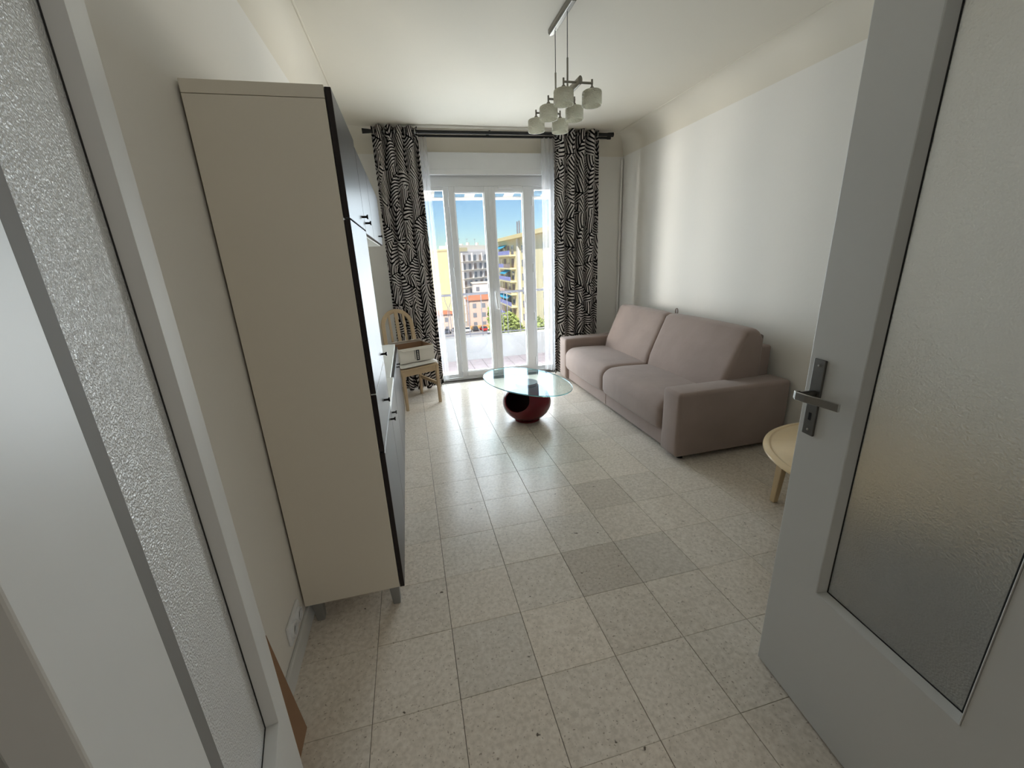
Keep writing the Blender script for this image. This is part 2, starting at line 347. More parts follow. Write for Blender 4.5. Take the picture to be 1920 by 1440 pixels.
# ------------------------------------------------------------------ doorway frame and the two glazed door leaves
m = MB(); m.box(DX0-.07, DX0, YD-.14, YD+.004, 0, DZ)
m.box(1.075, DX1+.06, YD-.14, YD, 0, DZ).box(DX0, 1.075, YD-.14, YD+.004, DZ-.045, DZ+.06)
struct(m.build('trim_5', DOORP, bevel=.003), 'painted frame of the double doorway')
def leaf(name, origin, xdir, W, H, g0, g1, z0, z1, bw, depth, glass, label, T=.042, rebate=0):
    root = empty(name, (*origin, 0)); xd = Vector((*xdir, 0)).normalized(); yd = Vector((0, 0, 1)).cross(xd)
    root.matrix_world = Matrix(((xd.x, yd.x, 0, origin[0]), (xd.y, yd.y, 0, origin[1]), (0, 0, 1, 0), (0, 0, 0, 1)))
    struct(root, label)
    zb = .008
    We = W-rebate
    ro = [(0, zb), (We, zb), (We, H), (0, H)]; ri = [(g0, z0), (g1, z0), (g1, z1), (g0, z1)]
    vs = [(x, y, z) for y in (0, T) for ring_ in (ro, ri) for x, z in ring_]; fs = []
    for k in range(4):
        k2 = (k+1) % 4
        fs += [(k, k2, 4+k2, 4+k), (8+k, 12+k, 12+k2, 8+k2), (k, 8+k, 8+k2, k2), (4+k, 4+k2, 12+k2, 12+k)]
    MB().add(vs, fs).build('panel', DOORP, root, bevel=.0025)
    if rebate: B(We, W, .020, T, zb, H).build('rebate', DOORP, root, bevel=.002)
    # glazing beads: sloping mouldings on both faces
    for yo, s in ((0, 1), (T, -1)):
        o_ = [(g0, z0), (g1, z0), (g1, z1), (g0, z1)]; i_ = [(g0+bw, z0+bw), (g1-bw, z0+bw), (g1-bw, z1-bw), (g0+bw, z1-bw)]
        dd = depth if s == 1 else .012
        for k in range(4):
            k2 = (k+1) % 4
            a, b_, c, d = o_[k], o_[k2], i_[k2], i_[k]
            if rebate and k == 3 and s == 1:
                B(g0, g0+.033, .0012, dd, z0, z1).build('flush_strip', GREY_STRIP, root, bevel=.001); continue  # flush dark grey strip in place of the near bead
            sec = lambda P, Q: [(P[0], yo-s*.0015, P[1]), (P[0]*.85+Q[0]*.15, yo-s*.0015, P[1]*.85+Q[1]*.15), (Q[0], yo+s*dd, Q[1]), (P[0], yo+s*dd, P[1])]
            MB().ring([sec(a, d), sec(b_, c)]).build('glazing_bead', GREY_STRIP if (rebate and k == 3) else DOORP, root, bevel=.001, seg=1)
    e = .0025
    mm = MB()
    for (x0, x1, q0, q1) in ((g0+bw-e, g0+bw+e, z0+bw, z1-bw), (g1-bw-e, g1-bw+e, z0+bw, z1-bw), (g0+bw, g1-bw, z0+bw-e, z0+bw+e), (g0+bw, g1-bw, z1-bw-e, z1-bw+e)):
        mm.box(x0, x1, depth-.0008, depth+.002, q0, q1)
    mm.build('gasket', GASKET, root)
    B(g0+bw-.004, g1-bw+.004, depth+.001, depth+.006, z0+bw-.004, z1-bw+.004).build('glass_pane', glass, root)
    return root
d1 = leaf('door_1', (1.126, .929), (-.114, -.994), .708, 2.10, .168, .545, .463, 1.962, .014, .022, OBSCURE, 'open white door leaf with obscure glass and a lever handle')
# lever handle set
hp = MB(); hp.box(.021, .060, -.007, 0, .938, 1.170); hpo = hp.build('handle_plate', DARKSTEEL, d1, bevel=.002)
lv = MB().cyl((.041, -.006, 1.068), (.041, -.052, 1.068), .0095, n=14); lv.build('lever_neck', DARKSTEEL, hpo, smooth=40)
path = [(.036, -.050, 1.068), (.030, -.060, 1.068), (.045, -.068, 1.068), (.075, -.066, 1.069), (.12, -.058, 1.071), (.168, -.052, 1.072)]
rings = []
for i, pnt in enumerate(path):
    x, y, z = pnt; h = .0115; t = .0035
    rings.append([(x, y-t, z-h), (x, y+t, z-h), (x, y+t, z+h), (x, y-t, z+h)])
MB().ring(rings).build('lever', STEEL, hpo, bevel=.0015)
B(.036, .045, -.0075, -.0068, .985, 1.008).build('keyhole', KEYBLACK, hpo)
for z in (.955, 1.152): MB().lathe([(0, -.0), (.004, -.0), (.003, .002), (0, .0025)], n=10).build('screw', STEEL, hpo, smooth=40).matrix_local = Matrix.Translation((.041, -.007, z)) @ Matrix.Rotation(PI/2, 4, 'X')
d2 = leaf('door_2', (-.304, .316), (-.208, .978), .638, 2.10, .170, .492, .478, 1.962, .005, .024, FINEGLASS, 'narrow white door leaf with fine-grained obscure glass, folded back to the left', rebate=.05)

# ------------------------------------------------------------------ balcony window
W0, W1, WT = .215, 1.85, 2.395
win = struct(empty('window_1', (0, YW+.03, 0)), 'white balcony window with two casements and two fixed side lights')
FX = [W0, .275, .505, .555, 1.54, 1.585, 1.79, W1]
m = MB(); m.box(W0, W1, 0, .06, 2.285, WT+.1).box(W0, W1, -.02, .07, 0, .035)
m.box(W0, .28, 0, .06, .035, 2.285).box(.50, .555, 0, .06, .035, 2.285).box(1.545, 1.58, 0, .06, .035, 2.285).box(1.785, W1, 0, .06, .035, 2.285)
m.build('window_frame', PVC, win, bevel=.004)
for a, b_ in ((.28, .50), (1.58, 1.785)):
    q = MB(); q.box(a, b_, .012, .05, .035, .075).box(a, b_, .012, .05, 2.245, 2.285).build('side_light_rail', PVC, win, bevel=.003)
    B(a, b_, .028, .034, .075, 2.245).build('glass_pane', WGLASS, win)
def casement(x0, x1, gl0, gl1, name):
    z0, z1 = .037, 2.283; a, b_ = .102, 2.222
    s = B(x0, gl0, -.018, .045, z0, z1).build(name, PVC, win, bevel=.006)
    B(gl1, x1, -.018, .045, z0, z1).build('stile', PVC, s, bevel=.006)
    B(gl0, gl1, -.016, .045, z0, a).build('bottom_rail', PVC, s, bevel=.004); B(gl0, gl1, -.016, .045, b_, z1).build('top_rail', PVC, s, bevel=.004)
    e = .009; q = MB()
    q.box(gl0, gl0+e, -.006, .02, a, b_).box(gl1-e, gl1, -.006, .02, a, b_).box(gl0+e, gl1-e, -.006, .02, a, a+e).box(gl0+e, gl1-e, -.006, .02, b_-e, b_)
    q.build('glazing_bead', PVC, s)
    B(gl0, gl1, .010, .016, a, b_).build('glass_pane', WGLASS, s); return s
c1 = casement(.557, 1.036, .625, .968, 'casement'); c2 = casement(1.038, 1.543, 1.094, 1.435, 'casement')
B(1.018, 1.056, -.030, -.018, .037, 2.283).build('cover_strip', PVC, c2, bevel=.004)
hb = B(1.024, 1.050, -.042, -.030, .97, 1.10).build('handle', PVC, c2, bevel=.004)
MB().ring([[(x-.010, y-.006, z), (x+.010, y-.006, z), (x+.010, y+.006, z), (x-.010, y+.006, z)] for x, y, z in ((1.037, -.05, 1.105), (1.037, -.072, 1.08), (1.045, -.076, 1.0), (1.052, -.07, .93), (1.058, -.064, .87))]).build('lever', PVC, hb, bevel=.003)
vt = MB(); vt.box(1.135, 1.42, -.034, -.018, 2.258, 2.285); vt.build('trickle_vent', PVC, c2, bevel=.004)
for x in (.555, 1.545):
    for z in (.16, .75, 1.35, 2.12): MB().cyl((x, -.024, z-.05), (x, -.024, z+.05), .009, n=10).build('hinge', PVC, c1 if x < 1 else c2, smooth=40)
# roller shutter box over the window
sb = MB(); sb.box(.17, 1.89, YW-.035, YW, 2.395, 2.62); sb = sb.build('trim_6', PVC, bevel=.003); struct(sb, 'white roller shutter box over the window')
B(.172, 1.888, YW-.040, YW-.034, 2.397, 2.448).build('lower_lip', PVC, sb, bevel=.002)

# ------------------------------------------------------------------ curtain rods and curtains
rod = MB().cyl((-.20, 4.84, 2.752), (2.38, 4.84, 2.772), .0165, n=16).build('curtain_rod', ROD, smooth=40)
for x, s in ((-.20, -1), (2.38, 1)): MB().tube([(x, 4.84, 2.752 if s < 0 else 2.772), (x+s*.01, 4.84, 2.752 if s < 0 else 2.772), (x+s*.075, 4.84, 2.752 if s < 0 else 2.772)], [.017, .019, .024], 16).build('finial', ROD, rod, smooth=40)
for x in (-.1, 1.02, 2.30): MB().box(x-.008, x+.008, 4.835, YW-.002, 2.765, 2.785).build('bracket', ROD, rod)
tag(rod, 'thick black curtain rod holding the palm-print curtains', 'curtain rod')
rod2 = MB().cyl((.10, 4.955, 2.748), (2.44, 4.955, 2.768), .0125, n=14).build('curtain_rod', ROD, smooth=40)
MB().cyl((2.44, 4.955, 2.768), (2.48, 4.955, 2.769), .0165, n=14).build('finial', ROD, rod2, smooth=40)
tag(rod2, 'thinner black rod behind it carrying the white sheers', 'curtain rod')
def curtain(x0, x1, ztop, label, folds, seed, ymid=4.84, zb=.03, spread=0):
    rn = random.Random(seed); ph = [rn.uniform(0, 6.28) for _ in range(6)]; L = .78*(x1-x0)/.45
    wid = x1-x0
    def fn(u, v):
        z = zb+(ztop-zb)*(1-v)
        amp = .050*(1-.25*v)+.008*math.sin(7*u+ph[0]+2*v)
        uu = u+.012*math.sin(u*9+ph[1])*v
        x = x0+wid*uu+.018*math.sin(2*PI*folds*u*2+ph[2])*v*.6+spread*v*(u-.3)
        y = ymid+amp*math.sin(2*PI*folds*u+.35*math.sin(3*v+ph[3]))+.012*math.sin(4*PI*folds*u+ph[4])*v
        z += .015*math.sin(2*PI*folds*u+ph[5])*v*v
        return (x, y, z)
    m = MB().sheet(fn, 150, 40, lambda u, v: (u*L+seed*.31, (1-v)*2.7))
    o = m.build('curtain', PALM, smooth=80, recalc=False)
    sm = o.modifiers.new('thickness', 'SOLIDIFY'); sm.thickness = .003
    for k in range(int(folds*2)):
        u = (k+.5)/(folds*2)
        x, y, z = fn(u, .022); 
        pts = [(x, ymid+.030*math.cos(a), ztop-.045+.030*math.sin(a)) for a in (2*PI*i/18 for i in range(18))]
        MB().tube(pts, .006, 6, closed=True).build('eyelet', STEEL, o, smooth=60)
    tag(o, label, 'curtain', None); return o
curtain(-.19, .262, 2.802, 'black and white palm-print curtain behind the wooden chair', 4.5, 2, spread=.03)
curtain(1.742, 2.285, 2.812, 'black and white palm-print curtain behind the far sofa arm', 4.5, 5)
def sheer(x0, x1, ztop, label, seed, flare=0):
    rn = random.Random(seed); ph = [rn.uniform(0, 6.28) for _ in range(4)]
    def fn(u, v):
        e = flare*v
        return (x0+(x1-x0)*u+e*u*.6+.008*math.sin(14*u+ph[0])*v, 4.957+(.018+.012*v)*math.sin(2*PI*3.5*u+ph[1]+.8*v), ztop-(ztop-.05)*v+.03*math.sin(6*u+ph[2])*v*v*.4)
    o = MB().sheet(fn, 70, 30, lambda u, v: (u, v*2.7)).build('sheer_curtain', SHEER, smooth=80, recalc=False)
    tag(o, label, 'sheer curtain'); return o
sheer(.225, .355, 2.738, 'white voile sheer beside the left palm-print curtain', 3, flare=.03)
sheer(1.625, 1.80, 2.755, 'white voile sheer beside the right palm-print curtain', 8, flare=-.03)

# ------------------------------------------------------------------ storage wall on the left
FX_ = -.164      # front face of the doors
def knob(parent, y, z):
    k = MB().cyl((FX_, y, z), (FX_+.020, y, z), .005, n=10); k.cyl((FX_+.019, y, z), (FX_+.026, y, z), .0085, .0105, n=12)
    return k.build('knob', KNOB, parent, smooth=40)
def front(parent, y0, y1, z0, z1, knobs, name='door', edge=BLACKEDGE):
    g = .0016
    m = MB(); m.box(FX_-.019, FX_, y0+g, y1-g, z0+g, z1-g)
    o = m.build(name, FRONT, parent, bevel=.0012, seg=1)
    for y, z in knobs: knob(o, y, z)
    return o
BK = XL+.010
wd = empty('wardrobe', (0, 0, 0))
tag(wd, 'tall cream cabinet with black-brown fronts standing nearest the left door', 'cabinet')
Y0, Y1 = 1.555, 2.143
B(BK, FX_-.021, Y0, Y0+.018, .115, 1.978).build('side_panel', CABW, wd, bevel=.001, seg=1); B(BK, FX_-.021, Y1-.018, Y1, .115, 1.978).build('side_panel', CABW, wd, bevel=.001, seg=1)
B(BK, FX_-.021, Y0, Y1, 1.9795, 2.015).build('top_panel', CABW, wd, bevel=.001, seg=1); B(BK, FX_-.021, Y0+.018, Y1-.018, .118, .136).build('bottom_panel', CABW, wd)
B(BK, BK+.006, Y0+.018, Y1-.018, .136, 1.978).build('back_panel', CABW, wd)
for zz in (.77, 1.01, 1.633): B(BK+.006, FX_-.022, Y0+.018, Y1-.018, zz-.009, zz+.009).build('shelf', CABW, wd)
front(wd, Y0, Y1, .110, .768, [(2.045, .722)]); front(wd, Y0, Y1, .771, 1.010, [(1.845, .893)], 'drawer')
front(wd, Y0, Y1, 1.0125, 1.632, [(2.05, 1.062)]); front(wd, Y0, Y1, 1.635, 2.012, [(2.05, 1.685)])
B(FX_-.020, FX_+.0005, Y0+.004, Y1, 1.0095, 1.0125).build('edge_strip', WHITE_LAM, wd)
def foot(parent, x, y, sx=.045, sy=.045, h=.115):
    a, b_ = sx/2, sy/2
    MB().ring([[(x-a, y-b_, h), (x+a, y-b_, h), (x+a, y+b_, h), (x-a, y+b_, h)], [(x-a*.62, y-b_*.8, .0), (x+a*.8, y-b_*.8, .0), (x+a*.8, y+b_*.8, .0), (x-a*.62, y+b_*.8, .0)]]).build('foot', FEETG, parent, bevel=.004)
foot(wd, -.212, 1.60); foot(wd, -.535, 1.60); foot(wd, -.212, 2.10); foot(wd, -.535, 2.10)
def low_unit(y0, y1, knobs, label, setback=0, split=True):
    r = empty('low_cabinet', (0, 0, 0)); tag(r, label, 'cabinet', None)
    B(BK, FX_-.021, y0, y0+.016, .115, .735).build('side_panel', WHITE_LAM, r); B(BK, FX_-.021, y1-.016, y1, .115, .735).build('side_panel', WHITE_LAM, r)
    B(BK, FX_-.021, y0+.016, y1-.016, .118, .134).build('bottom_panel', WHITE_LAM, r); B(BK, BK+.006, y0+.016, y1-.016, .134, .735).build('back_panel', WHITE_LAM, r)
    B(BK, FX_-setback, y0, y1, .7355, .757).build('top_panel', WHITE_LAM, r, bevel=.0015, seg=1)
    ym = (y0+y1)/2
    if split:
        front(r, y0, ym, .112, .733, [(ym-.05, .69)] if knobs == 'mid' else [(y0+.05, .69)]); front(r, ym, y1, .112, .733, [(ym+.05, .69)] if knobs == 'mid' else [(y1-.05, .69)])
    else: front(r, y0, y1, .112, .733, [(y0+.06, .70)])
    for yy in (y0+.05, y1-.05): foot(r, -.212, yy); foot(r, -.535, yy)
    return r
low_unit(2.146, 2.742, 'one', 'low black-brown cabinet with a white top right next to the tall cabinet', 0, False)
low_unit(2.745, 3.935, 'mid', 'long low black-brown cabinet with a white top ending at the wooden chair', .02, True)
def wall_unit(y0, y1, kn, label):
    r = empty('wall_cabinet', (0, 0, 0)); tag(r, label, 'cabinet', 'wall cabinets')
    m = MB(); m.box(BK-.010, FX_-.021, y0, y0+.016, 1.618, 1.988).box(BK-.010, FX_-.021, y1-.016, y1, 1.618, 1.988).box(BK-.010, FX_-.021, y0+.016, y1-.016, 1.618, 1.634).box(BK-.010, FX_-.021, y0+.016, y1-.016, 1.972, 1.988).box(BK-.010, BK-.004, y0+.016, y1-.016, 1.634, 1.972)
    m.build('cabinet_box', WHITE_LAM, r); front(r, y0, y1, 1.622, 1.986, kn); return r
wall_unit(2.146, 2.665, [(2.205, 1.672)], 'small wall cabinet next to the tall cabinet, dark glossy front')
wall_unit(2.669, 3.66, [(3.20, 1.668)], 'longer wall cabinet towards the palm-print curtain, dark glossy front')
lf = MB(); lf.box(-.44, -.23, 2.36, 2.66, .7575, .7605); lf = tag(lf.build('leaflet', CARTON), 'printed white leaflet lying on the low cabinet', 'leaflet')
for k in range(5): B(-.40+.03*k, -.388+.03*k, 2.42+.02*(k % 2), 2.56, .7606, .7609).build('print_block', SLATE, lf)

# socket and leaning cardboard
sk = empty('wall_socket', (XL, 1.43, .165)); tag(sk, 'white double socket low on the left wall', 'socket')
B(0, .012, -.075, .075, -.042, .042).build('plate', PVC, sk, bevel=.004)
for y in (-.035, .035): 
    q = MB().ring([[(.012+dx, y+r*math.cos(a), r*math.sin(a)) for a in (2*PI*k/16 for k in range(16))] for dx, r in ((0, .030), (.010, .029), (.010, .022), (-.004, .020))]); q.build('outlet', PVC, sk, smooth=40)
cb = MB(); q_ = [(-.497, 1.13, 0), (-.497, .62, 0), (XL+.003, .70, .335), (XL+.003, 1.215, .335)]
cb.add(q_+[(x-.005, y, z) for x, y, z in q_], [(0, 1, 2, 3), (7, 6, 5, 4), (0, 4, 5, 1), (1, 5, 6, 2), (2, 6, 7, 3), (3, 7, 4, 0)])
tag(cb.build('cardboard_sheet', BROWNC), 'brown cardboard sheet leaning on the left wall behind the narrow door leaf', 'cardboard')

# ------------------------------------------------------------------ sofa
SF = empty('sofa', (0, 0, 0)); tag(SF, 'taupe microfibre two-seat sofa against the right wall', 'sofa')
def rounded_poly(x0, x1, z0, z1, r, n=6):
    pts = []
    for cx, cz, a0 in ((x1-r, z0+r, -PI/2), (x1-r, z1-r, 0), (x0+r, z1-r, PI/2), (x0+r, z0+r, PI)):
        for i in range(n+1): a = a0+PI/2*i/n; pts.append((cx+r*math.cos(a), cz+r*math.sin(a)))
    return pts
def loft(poly, y0, y1, r, crown=None, n=6, mid=14):
    cx = sum(p[0] for p in poly)/len(poly); cz = sum(p[1] for p in poly)/len(poly)
    wx = (max(p[0] for p in poly)-min(p[0] for p in poly))/2; wz = (max(p[1] for p in poly)-min(p[1] for p in poly))/2
    st = []
    for i in range(n+1): a = PI/2*i/n; st.append((y0+r*(1-math.sin(a)) if False else y0+r-r*math.cos(PI/2-a)*1.0, r*(1-math.sin(PI/2-(PI/2-a)))))
    ys = []
    for i in range(n+1):
        a = PI/2*i/n; ys.append((y0+r*(1-math.cos(a)), r*(1-math.sin(a))))
    for i in range(1, mid): ys.append((y0+r+(y1-y0-2*r)*i/mid, 0))
    for i in range(n, -1, -1):
        a = PI/2*i/n; ys.append((y1-r*(1-math.cos(a)), r*(1-math.sin(a))))
    rings = []
    for y, ins in ys:
        fx, fz = (wx-ins)/wx, (wz-ins)/wz; t = (y-y0)/(y1-y0)
        ring = []
        for x, z in poly:
            X = cx+(x-cx)*fx; Z = cz+(z-cz)*fz
            if crown: X, Z = crown(X, Z, t)
            ring.append((X, y, Z))
        rings.append(ring)
    return MB().ring(rings)
def armp(y0, y1, name='arm'):
    m = MB().box(1.745, 2.695, y0, y1, .035, .527); return m.build(name, SOFA, SF, smooth=50, bevel=.028, seg=4)
armp(2.33, 2.535); armp(4.525, 4.73)
B(1.785, 2.60, 2.537, 3.527, .035, .165).build('base', SOFA, SF, bevel=.008); B(1.785, 2.60, 3.529, 4.523, .035, .165).build('base', SOFA, SF, bevel=.008)
B(2.52, 2.69, 2.545, 4.515, .036, .752).build('back_frame', SOFA, SF, bevel=.02, seg=3, smooth=50)
def seatcrown(x, z, t):
    k = math.sin(PI*min(1, max(0, t)))**.5
    if z > .3: z += .022*k*math.sin(PI*min(1, max(0, (x-1.72)/.75)))-.012*max(0, (x-2.0))
    if x < 1.85: x -= .014*k
    return x, z
for y0, y1 in ((2.540, 3.532), (3.530, 4.522)):
    pl = []
    base_ = [(1.80, .158), (2.50, .168), (2.50, .40), (2.2, .418), (1.95, .426)]
    pl += base_
    for i in range(9):
        a = PI/2+PI*.5*i/8; pl.append((1.85+.112*math.cos(a), .325+.10*math.sin(a)))
    for i in range(1, 6):
        a = PI+PI/2*i/5; pl.append((1.80+.062*math.cos(a), .225+.066*math.sin(a)))
    loft(pl, y0, y1, .055, seatcrown).build('seat_cushion', SOFA, SF, smooth=60)
def backcrown(x, z, t):
    k = math.sin(PI*min(1, max(0, t)))**.5
    return x-.012*k*(1 if x < 2.4 else 0), z+.012*k*(1 if z > .7 else 0)
for y0, y1 in ((2.50, 3.532), (3.530, 4.46)):
    pl = [(2.215, .395), (2.575, .40), (2.575, .84)]
    for i in range(9):
        a = PI*.06+PI*.62*i/8; pl.append((2.46+.112*math.cos(a), .775+.125*math.sin(a)))
    pl += [(2.32, .70), (2.275, .60), (2.235, .50)]
    loft(pl, y0, y1, .05, backcrown).build('back_cushion', SOFA, SF, smooth=60)
lp = [(2.50, 3.50+.018*math.sin(a)*1.0, .888+.03-.03*math.cos(a)) for a in (2*PI*i/16 for i in range(17))]
MB().tube(lp, .006, 6, flat=.5).build('pull_loop', SOFA, SF, smooth=60)
for y in (2.40, 4.66):
    for x in (1.83, 2.62): MB().cyl((x, y, 0), (x, y, .04), .022, n=12).build('foot', KNOB, SF, smooth=40)

# ------------------------------------------------------------------ coffee table
CT = empty('coffee_table', (.968, 3.525, 0)); tag(CT, 'low coffee table with a red ball base and oval glass top', 'coffee table')
# hollow ball base with a round side opening
R_, SQ = .228, .80
prof = []
N1, N2 = 40, 72
bm = bmesh.new()
hdir = Vector((-.66, -.62, .40)).normalized(); hole_cos = math.cos(math.radians(35))
vs = {}
def sp(i, j, k=1.0):
    th = math.radians(27)+math.radians(180-27-30)*i/N1; ph = 2*PI*j/N2
    return Vector((R_*k*math.sin(th)*math.cos(ph), R_*k*math.sin(th)*math.sin(ph), .178+R_*SQ*k*math.cos(th)))
mo = MB(); mi_ = MB(); keep = []
o_v = [sp(i, j) for i in range(N1+1) for j in range(N2)]
i_v = [sp(i, j, .955) for i in range(N1+1) for j in range(N2)]
def inhole(p): q = Vector((p.x, p.y, (p.z-.178)/SQ)).normalized(); return q.dot(hdir) > hole_cos
faces = []
for i in range(N1):
    for j in range(N2):
        k = (j+1) % N2; f = (i*N2+j, (i+1)*N2+j, (i+1)*N2+k, i*N2+k)
        c = sum((o_v[q] for q in f), Vector())/4
        if not inhole(c): faces.append(f)
# snap the ragged hole rim onto the true circle
cnt = {}
for f in faces:
    for a in range(4):
        e = tuple(sorted((f[a], f[(a+1) % 4]))); cnt[e] = cnt.get(e, 0)+1
rim = [e for e, c in cnt.items() if c == 1 and all(N2 <= q < N1*N2 for q in e)]
rimv = {q for e in rim for q in e}
def snap(p, k):
    q = Vector((p.x, p.y, (p.z-.178)/SQ)).normalized(); perp = (q-hdir*q.dot(hdir)).normalized()
    q = hdir*hole_cos+perp*math.sin(math.acos(hole_cos)); return Vector((q.x*R_*k, q.y*R_*k, .178+q.z*R_*k*SQ))
for q in rimv: o_v[q] = snap(o_v[q], 1); i_v[q] = snap(i_v[q], .955)
no = len(o_v)
allf = faces+[tuple(x+no for x in reversed(f)) for f in faces]+[(a, b_, b_+no, a+no) for a, b_ in rim]
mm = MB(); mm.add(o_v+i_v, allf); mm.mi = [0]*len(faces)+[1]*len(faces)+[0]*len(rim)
mm.build('ball_base', [RED, REDIN], CT, smooth=50)
MB().lathe([(0, .012), (.118, .012), (.120, .006), (.118, 0), (0, 0)], n=40).build('foot_ring', RED, CT, smooth=40)
MB().lathe([(0, .371), (.105, .371), (.108, .350), (.098, .345), (0, .345)], n=40).build('neck', RED, CT, smooth=40)
ga, gb, gt, th_ = .545, .33, 1.92, .009
gm = MB(); nn = 96; top = []; 
def gpt(k, z, ins=0):
    a = 2*PI*k/nn; e = 1+.05*math.cos(a)
    x = (ga-ins)*math.cos(a); y = (gb-ins)*math.sin(a)*e
    return (x*math.cos(gt)-y*math.sin(gt)+.006, x*math.sin(gt)+y*math.cos(gt)+.025, z)
rings = [[gpt(k, .3715, .002) for k in range(nn)], [gpt(k, .374) for k in range(nn)], [gpt(k, .3785) for k in range(nn)], [gpt(k, .381, .002) for k in range(nn)]]
gm.ring(rings); gm.mi = [1]*(3*nn)+[0, 0]
gm.build('glass_top', [TGLASS, TEDGE], CT, smooth=30)

# ------------------------------------------------------------------ wooden chair, cushion, carton
CH = empty('dining_chair', (-.063, 4.43, 0), math.radians(25.8)); tag(CH, 'pale beech chair with an arched slatted back beside the window', 'chair')
def leg(x, y0, y1, z0, z1, s=.034):
    a = s/2
    MB().ring([[(x-a*.8, y0-a*.8, z0), (x+a*.8, y0-a*.8, z0), (x+a*.8, y0+a*.8, z0), (x-a*.8, y0+a*.8, z0)], [(x-a, y1-a, z1), (x+a, y1-a, z1), (x+a, y1+a, z1), (x-a, y1+a, z1)]]).build('leg', BEECH, CH, bevel=.004)
leg(-.195, -.205, -.2, 0, .43); leg(.195, -.205, -.2, 0, .43); leg(-.19, .215, .195, 0, .43); leg(.19, .215, .195, 0, .43)
for (x0, x1, y0, y1) in ((-.18, .18, -.212, -.192), (-.18, .18, .188, .208), (-.207, -.187, -.19, .185), (.187, .207, -.19, .185)): B(x0, x1, y0, y1, .365, .425).build('apron', BEECH, CH, bevel=.002)
for x in (-.192, .192): B(x-.010, x+.010, -.19, .19, .20, .235).build('stretcher', BEECH, CH, bevel=.003)
MB().prism(rounded_poly(-.215, .215, -.225, .215, .03), lambda u, v, t: (u, v, t), .426, .445).build('seat', BEECH, CH, bevel=.004)
aw = .165
arch = [(-aw-.01, .195, .40), (-aw-.005, .205, .60), (-aw, .222, .80)]+[(-aw*math.cos(a), .225+.03*math.sin(a), .82+.165*math.sin(a)) for a in (PI*i/14 for i in range(15))]+[(aw, .222, .80), (aw+.005, .205, .60), (aw+.01, .195, .40)]
rings = []
for i, pnt in enumerate(arch):
    P = Vector(pnt); t = (Vector(arch[min(i+1, len(arch)-1)])-Vector(arch[max(i-1, 0)])).normalized(); nrm = Vector((0, 1, 0)); s = t.cross(nrm).normalized()
    w_ = .021; d_ = .013
    rings.append([P+s*w_-nrm*d_, P-s*w_-nrm*d_, P-s*w_+nrm*d_, P+s*w_+nrm*d_])
MB().ring(rings).build('back_arch', BEECH, CH, bevel=.004, smooth=40)
for x, ww in ((-.082, .0125), (0, .019), (.082, .0125)):
    zt = .82+.165*math.sqrt(max(0, 1-(x/aw)**2))-.008
    MB().ring([[(x-ww, .188, .43), (x+ww, .188, .43), (x+ww, .200, .43), (x-ww, .200, .43)], [(x-ww, .21, .70), (x+ww, .21, .70), (x+ww, .222, .70), (x-ww, .222, .70)], [(x-ww, .235, zt), (x+ww, .235, zt), (x+ww, .247, zt), (x-ww, .247, zt)]]).build('slat', BEECH, CH, bevel=.002)
def puff(name, poly_r, z0, th, m_, loc, rz, lump=.004):
    nx = 24; 
    def top(u, v):
        x = (u-.5)*2; y = (v-.5)*2; e = (1-abs(x)**6)*(1-abs(y)**6)
        return (x*poly_r[0], y*poly_r[1], z0+th*.35+th*.65*max(0, e)**.5+lump*math.sin(9*x+3*y)*e)
    def bot(u, v): x = (u-.5)*2; y = (v-.5)*2; e = (1-abs(x)**6)*(1-abs(y)**6); return (x*poly_r[0], y*poly_r[1], z0+th*.35*(1-max(0, e)**.5))
    o = MB().sheet(top, nx, nx).sheet(bot, nx, nx).build(name, m_, smooth=60); o.location = loc; o.rotation_euler = (0, 0, rz); return o
cu = puff('seat_cushion', (.215, .215), .446, .045, CUSHW, (-.058, 4.42, 0), math.radians(26)); tag(cu, 'thin cream cushion on the seat of the beech chair', 'cushion')
BX = empty('cardboard_box', (-.045, 4.395, .493), math.radians(22)); tag(BX, 'open white carton with a torn top on the chair seat', 'box')
bw_, bd_, bh = .19, .15, .155
m = MB(); t_ = .004
m.box(-bw_, bw_, -bd_, -bd_+t_, 0, bh).box(-bw_, bw_, bd_-t_, bd_, 0, bh).box(-bw_, -bw_+t_, -bd_+t_, bd_-t_, 0, bh).box(bw_-t_, bw_, -bd_+t_, bd_-t_, 0, bh).box(-bw_, bw_, -bd_, bd_, 0, .004)
m.build('carton_body', CARTON, BX)
i_ = t_+.0006
m = MB(); m.box(-bw_+i_, bw_-i_, -bd_+i_, -bd_+i_+.001, .005, bh-.002).box(-bw_+i_, bw_-i_, bd_-i_-.001, bd_-i_, .005, bh-.002).box(-bw_+i_, -bw_+i_+.001, -bd_+i_, bd_-i_, .005, bh-.002).box(bw_-i_-.001, bw_-i_, -bd_+i_, bd_-i_, .005, bh-.002).box(-bw_+i_, bw_-i_, -bd_+i_, bd_-i_, .0045, .006)
m.build('brown_lining', BROWNC, BX)
def flap(pts, name='flap'): MB().add([(x, y, z) for x, y, z in pts]+[(x, y, z-.004) for x, y, z in pts], [tuple(range(len(pts))), tuple(range(2*len(pts)-1, len(pts)-1, -1))]+[(i, (i+1) % len(pts), (i+1) % len(pts)+len(pts), i+len(pts)) for i in range(len(pts))]).build(name, CARTON, BX)
